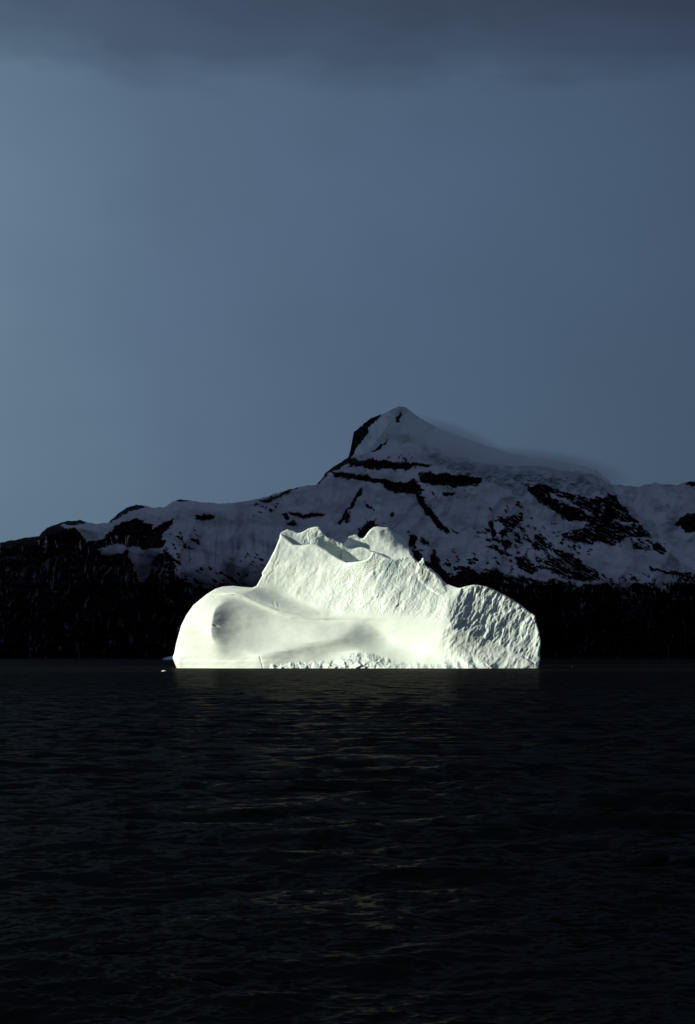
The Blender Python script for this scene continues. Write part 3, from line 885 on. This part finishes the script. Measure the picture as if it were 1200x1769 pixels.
BODY_SPOTS = [(305, 1130, 250), (310, 1110, 252), (320, 1080, 250), (330, 1060, 248), (340, 1045, 240), (350, 1060, 245), (350, 1090, 250), (350, 1120, 252), (330,
    1120, 252), (364, 1090, 250), (366, 1060, 240), (360, 1045, 235), (364, 1110, 250), (366, 1130, 248), (310, 1148, 235), (340, 1148, 235), (360, 1148,
    250), (400, 1148, 250), (440, 1146, 245), (350, 1032, 236), (365, 1027, 232), (385, 1025, 235), (405, 1026, 235), (420, 1030, 230), (440, 1040, 225),
    (450, 1044, 232), (470, 1052, 240), (490, 1058, 245), (520, 1064, 245), (550, 1068, 248), (580, 1070, 250), (610, 1068, 248), (375, 1020, 205), (385,
    1016, 190), (400, 1017, 180), (415, 1019, 170), (430, 1021, 160), (440, 1023, 150), (450, 1022, 140), (465, 1027, 150), (460, 1035, 165), (440, 1032,
    170), (420, 1025, 190), (480, 1040, 170), (490, 1043, 175), (500, 1045, 185), (515, 1052, 190), (530, 1053, 195), (550, 1059, 200), (565, 1062, 212),
    (580, 1063, 225), (400, 1021, 200), (445, 1012, 205), (465, 1016, 210), (480, 1022, 215), (500, 1028, 225), (520, 1040, 235), (550, 1050, 238), (580,
    1057, 242), (600, 1058, 245), (640, 1060, 238), (700, 1060, 235), (750, 1060, 232), (700, 1072, 245), (650, 1068, 238), (400, 1031, 215), (385, 1031,
    215), (375, 1036, 220), (370, 1040, 225), (410, 1035, 200), (425, 1038, 205), (440, 1048, 210), (460, 1058, 222), (480, 1065, 225), (510, 1072, 225),
    (550, 1074, 215), (590, 1077, 222), (371, 1065, 215), (374, 1061, 150), (378, 1052, 165), (385, 1044, 175), (395, 1039, 180), (380, 1062, 128), (388,
    1060, 135), (396, 1058, 150), (405, 1056, 175), (415, 1055, 190), (430, 1060, 205), (368, 1075, 220), (367, 1085, 210), (372, 1075, 140), (380, 1074,
    122), (390, 1072, 135), (402, 1070, 170), (372, 1087, 140), (378, 1087, 122), (386, 1085, 135), (395, 1082, 150), (405, 1080, 175), (420, 1080, 200),
    (440, 1080, 212), (367, 1098, 225), (375, 1098, 160), (382, 1098, 145), (390, 1098, 150), (400, 1100, 170), (415, 1100, 195), (440, 1100, 205), (378,
    1110, 195), (388, 1112, 175), (400, 1113, 190), (420, 1115, 200), (445, 1115, 200), (375, 1120, 225), (390, 1125, 208), (410, 1128, 205), (440, 1124,
    200), (445, 1128, 195), (380, 1138, 238), (400, 1140, 240), (430, 1138, 225), (470, 1075, 228), (500, 1085, 230), (470, 1095, 222), (500, 1105, 218),
    (530, 1095, 225), (560, 1095, 220), (580, 1090, 222), (540, 1112, 212), (560, 1106, 214), (470, 1113, 207), (500, 1116, 212), (520, 1116, 207), (460,
    1132, 195), (480, 1131, 183), (500, 1129, 180), (530, 1126, 178), (550, 1120, 176), (570, 1114, 172), (590, 1110, 165), (600, 1108, 155), (560, 1130,
    190), (585, 1121, 195), (600, 1122, 205), (590, 1130, 200), (520, 1136, 195), (610, 1090, 165), (620, 1092, 150), (620, 1108, 135), (610, 1105, 140),
    (598, 1100, 170), (600, 1090, 200), (635, 1095, 160), (640, 1085, 185), (620, 1080, 180), (610, 1082, 190), (600, 1082, 210), (650, 1090, 195), (630,
    1112, 140), (645, 1118, 145), (660, 1122, 160), (680, 1128, 165), (700, 1135, 175), (720, 1138, 180), (740, 1138, 195), (650, 1105, 185), (660, 1110,
    195), (670, 1116, 200), (680, 1112, 225), (690, 1120, 205), (710, 1125, 220), (730, 1130, 225), (668, 1080, 250), (650, 1078, 225), (680, 1090, 240),
    (700, 1090, 250), (720, 1100, 254), (740, 1110, 254), (750, 1118, 250), (750, 1105, 250), (730, 1115, 252), (760, 1128, 225), (770, 1135, 222), (750,
    1080, 238), (760, 1095, 238), (780, 1125, 225), (772, 1105, 220), (785, 1095, 205), (790, 1110, 190), (779, 1115, 240), (690, 1078, 245), (720, 1080,
    240), (455, 1000, 212), (465, 985, 210), (475, 965, 205), (485, 945, 208), (490, 930, 205), (500, 960, 200), (510, 980, 208), (520, 1000, 215), (530,
    960, 200), (530, 950, 205), (550, 980, 208), (550, 1010, 225), (570, 1030, 236), (580, 990, 212), (600, 1000, 215), (600, 1040, 240), (620, 980, 200),
    (630, 960, 195), (645, 955, 190), (645, 975, 200), (635, 1000, 210), (640, 1030, 232), (655, 1000, 200), (670, 965, 180), (665, 990, 185), (680, 975,
    180), (690, 990, 185), (700, 965, 195), (705, 985, 195), (710, 1010, 205), (690, 1020, 200), (670, 1040, 225), (700, 1045, 222), (730, 1045, 222),
    (715, 1000, 200), (728, 975, 175), (735, 985, 185), (722, 1003, 135), (735, 1002, 165), (742, 998, 175), (745, 1012, 200), (755, 1005, 210), (763,
    1015, 205), (770, 1010, 110), (760, 1025, 205), (750, 1040, 220), (770, 1040, 225), (776, 1025, 205), (785, 1018, 215), (800, 1016, 210), (815, 1014,
    195), (783, 1055, 110), (787, 1045, 120), (800, 1035, 110), (815, 1025, 120), (790, 1065, 125), (805, 1055, 130), (825, 1045, 140), (820, 1065, 130),
    (840, 1030, 140), (850, 1050, 150), (865, 1035, 165), (870, 1060, 155), (885, 1045, 175), (900, 1060, 185), (915, 1070, 190), (890, 1075, 170), (905,
    1085, 190), (920, 1090, 205), (928, 1105, 215), (915, 1110, 195), (860, 1080, 135), (840, 1080, 140), (845, 1095, 130), (870, 1095, 140), (880, 1110,
    165), (900, 1120, 190), (925, 1130, 205), (790, 1080, 140), (775, 1052, 215), (776, 1078, 195), (800, 1088, 125), (815, 1092, 130), (830, 1098, 130),
    (800, 1100, 200), (790, 1115, 190), (810, 1110, 160), (825, 1108, 130), (830, 1115, 150), (845, 1115, 190), (820, 1125, 185), (840, 1135, 215), (860,
    1125, 200), (870, 1140, 220), (890, 1135, 205), (905, 1145, 215), (820, 1145, 225), (835, 1148, 225), (850, 1145, 215), (797, 1130, 215), (920, 1140,
    140), (930, 1145, 190), (885, 1148, 225)]
BODY_LINES = [
    # bright lip running from the left dome into the bowl, with the dim shelf above it and the bowl below
    [(345, 1036, 240), (352, 1031, 238), (365, 1026, 232), (385, 1024, 235), (405, 1025, 235), (420, 1030, 232), (432, 1036, 228), (450, 1044, 236), (480, 1056, 246), (520, 1064, 250), (560, 1068, 252), (610, 1069, 250), (660, 1071, 248)],
    [(366, 1020, 215), (376, 1018, 200), (390, 1019, 188), (408, 1020, 175), (422, 1024, 168), (436, 1030, 165), (452, 1036, 168), (482, 1048, 185), (520, 1057, 200), (550, 1061, 212)],
    [(392, 1014, 185), (415, 1016, 165), (436, 1019, 145), (450, 1023, 138), (466, 1030, 150), (490, 1042, 170), (520, 1051, 190), (548, 1057, 208)],
    [(452, 1012, 195), (470, 1018, 185), (490, 1030, 210), (520, 1042, 225), (550, 1052, 235)],
    [(360, 1034, 228), (385, 1031, 215), (405, 1032, 205), (418, 1037, 202), (430, 1043, 206), (450, 1051, 214), (480, 1063, 224), (520, 1071, 224), (560, 1076, 218), (595, 1077, 215)],
    # spine of the left dome: light on its left, hollow on its right
    [(380, 1042, 225), (372, 1050, 225), (368, 1062, 225), (366, 1075, 228), (364, 1090, 235), (366, 1102, 235), (371, 1113, 232), (378, 1122, 222)],
    [(386, 1044, 180), (378, 1051, 160), (374, 1062, 142), (372, 1075, 132), (371, 1088, 136), (373, 1100, 160), (378, 1108, 185)],
    # fold line across the floor of the bowl
    [(452, 1127, 200), (480, 1124, 207), (510, 1119, 207), (540, 1112, 210), (570, 1105, 213), (590, 1100, 205)],
    [(452, 1131, 190), (480, 1129, 180), (510, 1124, 178), (540, 1118, 176), (570, 1112, 170), (592, 1108, 160)],
    # edge of the second hollow
    [(604, 1073, 225), (630, 1075, 222), (648, 1080, 235), (664, 1084, 245), (690, 1086, 246), (720, 1092, 248)],
    [(612, 1126, 200), (590, 1127, 205), (570, 1130, 200)],
    # left rim of the crumpled block
    [(794, 1018, 215), (784, 1030, 215), (776, 1045, 215), (773, 1060, 215), (773, 1076, 210), (776, 1086, 200), (800, 1096, 170), (820, 1100, 150)],
    [(798, 1024, 120), (788, 1036, 110), (781, 1050, 105), (779, 1064, 120), (781, 1076, 135), (800, 1086, 122), (830, 1098, 125)],
]
BLOCK_EDGE = [(720, 998), (745, 1000), (770, 1012)]
BERG_NOTCH = [(443, 1012), (452, 1010)]
BODY_SPOTS = [(x, y, v - 5 if (x > 776 and y < 1100 and v < 200) else v) for x, y, v in BODY_SPOTS]
def deepen(x, y, v):
    if 370 < x < 402 and 1050 < y < 1104 and v < 190:
        return v - 2
    if 596 < x < 664 and 1084 < y < 1122 and v < 190:
        return v - 12
    if 405 < x < 490 and 1015 < y < 1047 and v < 180:
        return v - 15
    if 450 < x < 596 and 1106 < y < 1136 and v < 192:
        return v - 8
    if y > 1015 and x < 770 and 190 < v < 224:
        return v - 7
    return v


BODY_SPOTS = [(x, y, deepen(x, y, v)) for x, y, v in BODY_SPOTS]
BODY_LINES = [[(x, y, deepen(x, y, v)) for x, y, v in l_] for l_ in BODY_LINES]
def spread(x, y, v):
    if 384 < x < 600 and 1034 < y < 1126 and v < 234:
        v = v - 9
    return min(257, 213 + (v - 213) * 1.18) if (y > 1012 and x < 772 and v > 160) else v


BODY_SPOTS = [(x, y, spread(x, y, v)) for x, y, v in BODY_SPOTS]
BODY_LINES = [[(x, y, spread(x, y, v)) for x, y, v in l_] for l_ in BODY_LINES]
BODY_TONES = [p for p in BODY_SPOTS if not any(math.hypot(p[0] - q[0], p[1] - q[1]) < 5.5 for l in BODY_LINES for q in tone_line(l, 3.0))]
for _l in BODY_LINES:
    BODY_TONES += tone_line(_l)
PEAK_TONES = [(495, 919, 140), (500, 928, 175), (510, 933, 175), (520, 938, 165), (505, 922, 160), (528, 940, 110), (520, 926, 200), (530, 925, 200), (540, 915,
    200), (542, 930, 200), (535, 935, 210), (548, 914, 190), (545, 936, 205), (546, 924, 140), (560, 928, 190), (570, 935, 185), (580, 940, 185), (553,
    941, 45), (562, 944, 45), (575, 947, 45), (580, 957, 45), (590, 968, 45), (598, 973, 45), (590, 946, 190), (600, 955, 200), (615, 955, 205), (630,
    960, 200), (602, 965, 195), (640, 955, 190)]
DOME_SPOTS = [(596, 936, 45), (603, 938, 40), (606, 932, 50), (612, 930, 180), (616, 928, 165), (615, 938, 170), (620, 935, 175), (635, 925, 180), (640, 920, 190),
    (650, 913, 185), (665, 914, 185), (640, 935, 200), (650, 935, 205), (660, 930, 190), (650, 922, 165), (660, 920, 120), (675, 922, 100), (685, 930,
    90), (695, 938, 80), (700, 945, 75), (670, 930, 165), (680, 935, 135), (675, 942, 180), (690, 945, 170), (700, 950, 195), (690, 955, 200), (680, 955,
    195), (660, 945, 205), (705, 955, 190), (670, 958, 200), (650, 950, 195), (640, 948, 190)]

DOME_TONES = [(x, y, v - 45 if (v < 140 and x > 640) else v) for x, y, v in DOME_SPOTS]


def body_detail(px, py, base):
    a = px * 0.87 + py * 0.5; b = -px * 0.5 + py * 0.87
    yb = interp(CLIFF_BASE, px)
    cliff = sstep(2, 16, yb - py) * (1 - sstep(770, 800, px + (1040 - py) * 0.3)) * sstep(436, 450, px)
    block = sstep(-3, 5, sdf(px + 3 * perlin(px / 14, py / 14, 3), py + 3 * perlin(px / 14, py / 14, 8), BLOCK))
    yf = interp(FOOT_LINE, px) + 2.2 * fbm(px / 9, px * 0, 3, seed=2)
    foot = sstep(0, 5, py - yf)
    d = 0 * px
    # fluted, scarred cliff
    warp = 4 * fbm(px / 40, py / 40, 3, seed=101)
    flute = ridged((a + warp) / 20, b / 120, 3, 0.5, seed=102)
    fine = ridged((a + 0.6 * warp) / 8, b / 60, 2, 0.5, seed=103)
    plates = fbm(px / 30, py / 26, 4, 0.45, seed=104)
    soft = 0.35 + 0.65 * sstep(600, 660, px)
    d = d + cliff * (-0.75 * soft * flute - 0.14 * (0.6 + 0.4 * soft) * fine + 1.1 * plates)
    # scalloped break scars, stepped
    st = fbm(px / 34, py / 30, 3, 0.5, seed=105) * 3.0
    d = d + cliff * 0.9 * (np.floor(st) + sstep(0.35, 0.65, st - np.floor(st)) - st) * sstep(520, 600, px)
    wq = 3 * fbm(px / 18, py / 18, 3, seed=106)
    d = d + cliff * 1.3 * (0.4 + 0.6 * soft) * facets((a + wq) / 17, (b + wq) / 44, 12, 3, 0.9)
    d = d + cliff * 0.35 * facets((a + wq) / 7, (b + wq) / 20, 12, 4, 1.0)
    d = d + block * (1.9 * facets((a + wq) / 12, (b + wq) / 30, 12, 5, 1.1) + 0.9 * facets((a - wq) / 5, (b + wq) / 14, 12, 6, 1.1))
    # overhanging lobe on the right of the cliff
    lob = sdf(px + 2 * perlin(px / 8, py / 8, 2), py + 2 * perlin(px / 8, py / 8, 6), [(722, 972), (745, 984), (766, 1004), (772, 1022), (758, 1028), (742, 1018), (724, 1002), (719, 990)])
    d = d - 2.5 * sstep(-1.5, 3.5, lob)
    # crumpled block on the right
    fold = ridged((a + 5 * fbm(px / 30, py / 30, 3, seed=111)) / 19, b / 60, 3, 0.5, seed=112)
    crum = ridged(a / 7, b / 20, 3, 0.55, seed=113)
    d = d + block * (-1.1 * fold - 0.7 * crum)
    # dark cleft in the lower right corner
    cl = np.abs((py - 1150) - (px - 930) * 0.62)
    d = d + 2.2 * np.exp(-((cl + 1.5 * perlin(px / 7, py / 7, 4)) / 1.8) ** 2) * sstep(896, 915, px)
    # small broken pinnacles at the waterline
    for (cx, cy, w_, h_) in ((803, 1137, 13, 16), (829, 1134, 15, 18), (814, 1146, 9, 10), (787, 1143, 7, 9), (766, 1144, 6, 8), (846, 1146, 12, 9)):
        xx = (px - cx - 0.35 * (py - cy)) / w_; yy = (py - cy) / h_
        tri = np.clip(np.minimum(1 - np.abs(xx) * 1.1 + 0 * yy, 0.15 + yy * 1.6 + 0.25), 0, 1) * (yy > -0.3)
        d = d - 5.5 * tri * (0.8 + 0.2 * perlin(px / 4, py / 4, 9))
    # fine bright lip above the big hollow
    lipd = np.abs(sdf(px, py, [q_[:2] for q_ in BODY_LINES[0]], closed=False))
    d = d - 2.9 * np.exp(-(lipd / 2.7) ** 2) * sstep(338, 362, px) * (1 - sstep(600, 650, px))
    # sharp spine on the left of the hollow
    sp = np.abs(sdf(px, py, [q_[:2] for q_ in BODY_LINES[5]], closed=False))
    d = d - 0.8 * np.exp(-(sp / 3.2) ** 2) * sstep(1040, 1054, py) * (1 - sstep(1098, 1120, py))
    # pleats on the snow apron between bowl and block
    apron = sstep(752, 775, px) * (1 - block) * sstep(1078, 1095, py)
    d = d + apron * -1.2 * ridged((px * 0.8 + py * 0.6) / 20, (py * 0.8 - px * 0.6) / 36, 3, 0.55, seed=121)
    # broken foot
    rub = ridged((px + 0.35 * py) / 13, py / 9, 4, 0.62, seed=131)
    d = d + foot * (-0.8 * rub + 2.8 * facets((px + 0.3 * py) / (13 + 0 * px), py / 10, 14, 7, 1.3) + 0.8 * facets((px - 0.4 * py) / 5, py / 5, 10, 8, 1.2) - 6.0 * sstep(0, 12, py - yf))
    sm = (1 - cliff) * (1 - block) * (1 - foot) * (1 - apron)
    # gentle growth terraces on the snow
    d = d + sm * (0.5 * fbm(px / 40, py / 18, 3, seed=141))
    # a thin shelf along the left waterline
    d = d - 1.0 * sstep(1138, 1144, py + 2.2 * fbm(px / 24, px * 0, 3)) * (1 - foot) * (1 - sstep(640, 700, px))
    # small step crack at the shelf
    d = d + 1.1 * np.exp(-((px - 449 - 1.5 * perlin(py / 5, py * 0) - (py - 1135) * 0.25) / 1.1) ** 2) * sstep(1131, 1135, py)
    # notch on the spine of the left dome
    d = d + 2.0 * np.exp(-((px - 372) / 5) ** 2 - ((py - 1080 - (px - 370) * 0.35) / 1.3) ** 2)
    # two little scars above the lip
    for (cx, cy) in ((473, 1043), (481, 1045)):
        d = d + 0.7 * np.exp(-((px - cx - (py - cy) * 0.2) / 1.5) ** 2 - ((py - cy) / 4.0) ** 2)
    rough = np.clip(cliff * 0.22 + block * 0.5 + foot * 0.6 + apron * 0.2 + 0.02, 0, 1)
    t1 = sstep(0.5, 1.15, ridged((a + warp) / 9, b / 75, 3, 0.55, seed=151))
    zone = np.exp(-(((a - (672 * .87 + 985 * .5)) / 20) ** 2 + ((b - (-672 * .5 + 985 * .87)) / 40) ** 2))
    zone2 = np.exp(-(((a - (722 * .87 + 1012 * .5)) / 7) ** 2 + ((b - (-722 * .5 + 1012 * .87)) / 20) ** 2))
    tint = cliff * t1 * np.clip(zone * 1.1 + zone2 * 0.8 + 0.14, 0, 1) + 0.10 * block * t1
    return d, rough, np.clip(tint, 0, 1)


def body_edge(px, py):
    k = (1 - sstep(430, 452, px))
    r = 3.5 + 24 * k * sstep(0, 30, 1150 - py) + 4 * k
    R = 3.0 + 26 * k
    return r, R


berg = bpy.data.objects.new("iceberg", None)
COL.objects.link(berg)
berg['label'] = "huge sunlit white iceberg with a smooth hollowed side and jagged crest, on the dark sea"
berg['category'] = "iceberg"

relief_body("ice_body", BODY, BODY_CP, berg, 0.85, body_detail, body_edge, 150, tones=BODY_TONES, carve={'crisp': BODY_LINES + [BLOCK_EDGE, BERG_NOTCH]})

PEAK = [(481, 1164), (470, 1000), (482, 940), (483, 926), (484, 921), (490, 917), (497, 914), (500, 916), (506, 917), (513, 921), (519, 920), (526, 917), (532, 913), (539, 911), (547, 909.5), (551, 911),
        (555, 916), (560, 923), (566, 928), (574, 931), (582, 935), (590, 938), (596, 943), (602, 947), (609, 948), (617, 946), (624, 945), (632, 947), (640, 951), (648, 956),
        (660, 970), (680, 1010), (700, 1164)]
PEAK_CP = [(486, 918, 124), (486, 938, 112), (500, 918, 122), (503, 930, 116), (515, 940, 100), (520, 930, 106), (532, 935, 98), (532, 920, 104), (546, 914, 104), (546, 930, 96), (552, 945, 100),
           (560, 926, 114), (565, 940, 120), (580, 955, 140), (578, 938, 138), (594, 946, 150), (596, 965, 150), (612, 952, 140), (614, 966, 132), (640, 956, 120), (640, 970, 112),
           (480, 1160, 90), (560, 1160, 90), (690, 1160, 90), (560, 1050, 95), (660, 1050, 95), (670, 980, 104)]


def peak_detail(px, py, base):
    d = 0.9 * fbm(px / 14, py / 14, 4, 0.5, seed=201) - 0.6 * ridged((px * 0.9 + py * 0.4) / 9, (py - px * 0.4) / 15, 3, 0.6, seed=202) * (1 - sstep(590, 606, px)) * sstep(508, 524, px)
    cr = np.exp(-((px - 508) / 14) ** 2 - ((py - 934) / 8) ** 2)
    return d * (1 - 0.8 * cr), 0.25 + 0 * px, 0.10 + 0.2 * cr


relief_body("rear_peak", PEAK, PEAK_CP, berg, 0.85, peak_detail, lambda x, y: (3.0 + 0 * x, 3.0 + 0 * x), 90, tones=PEAK_TONES, carve={'levels': (7, 3.5, 1.8), 'iters': (400, 400, 400), 'bend': (0.15, 0.05, 0.02), 'tilt': 0.03}, wfn=lambda x, y: 1.0 * (y < 985))

DOME = [(588, 1164), (586, 980), (590, 946), (593, 937), (598, 931), (603, 926), (609, 925), (611, 923.5), (616, 924), (619, 927), (622, 930), (627, 930), (631, 926), (634, 921), (639, 915), (645, 910.5),
        (652, 909.5), (662, 911), (670, 911), (675, 914), (680, 919), (688, 924), (697, 930), (703, 937), (706, 945), (708, 953), (711, 960), (716, 975), (720, 1164)]
DOME_CP = [(590, 945, 160), (602, 935, 176), (607, 940, 182), (612, 928, 158), (614, 940, 162), (622, 936, 158), (634, 930, 152), (640, 945, 142), (648, 916, 162), (650, 925, 158),
           (652, 938, 140), (670, 915, 176), (668, 924, 166), (666, 940, 144), (670, 956, 138), (684, 928, 184), (684, 940, 160), (688, 955, 142), (698, 938, 192), (700, 948, 166), (704, 960, 146),
           (600, 1160, 120), (720, 1160, 120), (660, 1050, 125)]
relief_body("snow_dome", DOME, DOME_CP, berg, 0.85,
            lambda x, y, b: (0.8 * fbm(x / 16, y / 12, 3, seed=211), 0.05 + 0 * x, 0.08 + 0 * x),
            lambda x, y: (5.0 + 0 * x, 6.0 + 0 * x), 60, tones=DOME_TONES, carve={'levels': (7, 3.5, 1.8), 'iters': (400, 400, 400), 'bend': (0.15, 0.05, 0.02), 'tilt': 0.03}, wfn=lambda x, y: 1.0 * (y < 975))


# ------------------------------------------------------------------ small ice afloat
def ice_chunk(name, px, py_water, w, h, label, seed, flat=0.0):
    """a low irregular lump of floating ice; w and h in metres"""
    Y = CAM_H * F / (py_water - 1134.0)
    nu, nv = 72, 22
    rs = np.random.RandomState(seed)
    th = np.linspace(0, 2 * np.pi, nu, endpoint=False); ph = np.linspace(-0.5, np.pi / 2, nv)
    TH, PH = np.meshgrid(th, ph)
    r = 1 + 0.16 * fbm(np.cos(TH) * 1.4 + seed, np.sin(TH) * 1.4 + PH, 3, seed=seed)
    X = np.cos(TH) * np.cos(PH) * r * w / 2; Yy = np.sin(TH) * np.cos(PH) * r * w * 0.36
    Z = np.sin(PH) * h * r * (1 + 0.3 * fbm(X / w * 3, Yy / w * 3, 3, seed=seed + 1))
    V = np.stack([X, Yy, Z], -1).reshape(-1, 3)
    i = np.arange(nu * nv).reshape(nv, nu); j = np.roll(i, -1, 1)
    f = np.stack([i[:-1], j[:-1], j[1:], i[1:]], -1).reshape(-1, 4)
    o = make_mesh(name, V, f, ICE, attrs={'rough': np.full(len(V), 0.2), 'blue_ice': np.full(len(V), 0.1)})
    o.location = ((px - 600) / F * Y, Y, 0)
    o['label'] = label; o['category'] = "ice floe"; o['group'] = "small pieces of ice afloat around the iceberg"
    return o


ice_chunk("ice_floe", 297, 1140.3, 29, 5.6, "low dim bluish ice hump in shade, showing just past the left foot of the iceberg", 3)
ice_chunk("ice_floe", 285, 1159.3, 2.2, 0.42, "tiny white ice fragment on dark water just left of the iceberg's waterline", 5)
ice_chunk("ice_floe", 985, 1151.5, 1.2, 0.3, "tiny pale ice fragment on dark water a short way right of the iceberg", 8)


# ------------------------------------------------------------------ cloud bank added behind the camera to block the sun, gapped for the iceberg
def build_cloud_blocker():
    S = 3000.0
    perp = np.array([-LH[1], LH[0], 0.0])          # horizontal, across the beam
    centre = np.array([12.0, 775.0, 34.0])
    along = S - centre @ LH
    hc = centre + LDIR * (along / math.cos(SUN_EL))
    ca, cz = hc @ perp, hc[2]
    aa = np.concatenate([np.linspace(-12500, ca - 420, 60)[:-1], np.arange(ca - 420, ca + 421, 14.0), np.linspace(ca + 420, 12500, 60)[1:]])
    zz = np.concatenate([np.linspace(-30, cz - 320, 22)[:-1], np.arange(cz - 320, cz + 321, 14.0), np.linspace(cz + 320, 4600, 50)[1:]])
    A, Z = np.meshgrid(aa, zz)
    r = np.sqrt(((A - ca) / 215.0) ** 2 + ((Z - cz) / 105.0) ** 2) + 0.10 * fbm(A / 90, Z / 90, 3, seed=301)
    keep = r > 1.0
    cell = keep[:-1, :-1] & keep[1:, :-1] & keep[:-1, 1:] & keep[1:, 1:]
    near = np.clip(r - 1, 0, 3) / 3
    puff = (260 * fbm(A / 1600, Z / 900, 5, 0.55, seed=302)) * near
    tk = 260.0
    top = A * 0
    Pf = perp[None, None] * A[..., None] + LH[None, None] * (S + puff)[..., None]; Pf[..., 2] = Z
    Pb = perp[None, None] * A[..., None] + LH[None, None] * (S + puff + tk)[..., None]; Pb[..., 2] = Z + tk * math.tan(SUN_EL) * (Z > 100)
    n = A.size; idx = np.arange(n).reshape(A.shape)
    c = np.argwhere(cell); i, j = c[:, 0], c[:, 1]
    f = np.stack([idx[i, j], idx[i, j + 1], idx[i + 1, j + 1], idx[i + 1, j]], -1)
    # side walls along every open edge
    from collections import Counter
    e = np.concatenate([f[:, [0, 1]], f[:, [1, 2]], f[:, [2, 3]], f[:, [3, 0]]])
    key = np.sort(e, 1); kk = key[:, 0] * n + key[:, 1]
    u, first, cnt = np.unique(kk, return_index=True, return_counts=True)
    be = e[first[cnt == 1]]
    wall = np.stack([be[:, 1], be[:, 0], be[:, 0] + n, be[:, 1] + n], -1)
    V = np.concatenate([Pf.reshape(-1, 3), Pb.reshape(-1, 3)])
    allf = np.concatenate([f, f[:, ::-1] + n, wall])
    usedv = np.unique(allf); remap = -np.ones(len(V), int); remap[usedv] = np.arange(len(usedv))
    return structure(make_mesh("added_cloud_blocker", V[usedv], remap[allf], CLOUD_BLOCKER))


build_cloud_blocker()


# ------------------------------------------------------------------ mist streaming off the summit ridge
def build_mist():
    m, t = new_mat("summit_mist")
    tc = t.n('ShaderNodeTexCoord')
    ob = tc.outputs['Object']
    n1 = t.noise(t.vmath('MULTIPLY', ob, (1.3, 1.0, 3.0)), 1.6, 3, 0.5)
    ln = t.n('ShaderNodeVectorMath', operation='LENGTH'); t.link(ob, ln.inputs[0])
    f = t.math('SUBTRACT', 1.0, ln.outputs['Value'], clamp=True)
    f = t.math('MULTIPLY', f, t.math('ADD', 0.35, n1))
    dens = t.math('MULTIPLY', f, 0.012)
    v = t.n('ShaderNodeVolumePrincipled')
    v.inputs['Color'].default_value = (1.0, 1.0, 1.0, 1)
    t.link(dens, v.inputs['Density'])
    o = t.n('ShaderNodeOutputMaterial'); t.link(v.outputs[0], o.inputs['Volume'])
    nu, nv = 40, 20
    th = np.linspace(0, 2 * np.pi, nu, endpoint=False); ph = np.linspace(-np.pi / 2 + 0.02, np.pi / 2 - 0.02, nv)
    TH, PH = np.meshgrid(th, ph)
    V = np.stack([np.cos(TH) * np.cos(PH), np.sin(TH) * np.cos(PH), np.sin(PH)], -1).reshape(-1, 3)
    i = np.arange(nu * nv).reshape(nv, nu); j = np.roll(i, -1, 1)
    fcs = np.stack([i[:-1], j[:-1], j[1:], i[1:]], -1).reshape(-1, 4)
    for name, (px, py, Y, sx, sy, sz, rot) in (("mist", (798, 774, 6750, 340, 300, 90, 0.42)), ("mist", (935, 810, 6650, 440, 330, 85, 0.14))):
        o_ = make_mesh(name, V, fcs, m)
        p = ray_point(np.array(px * 1.0), np.array(py * 1.0), Y)
        o_.location = tuple(p); o_.scale = (sx, sy, sz); o_.rotation_euler = (0, rot, 0)
        o_['kind'] = 'stuff'


build_mist()
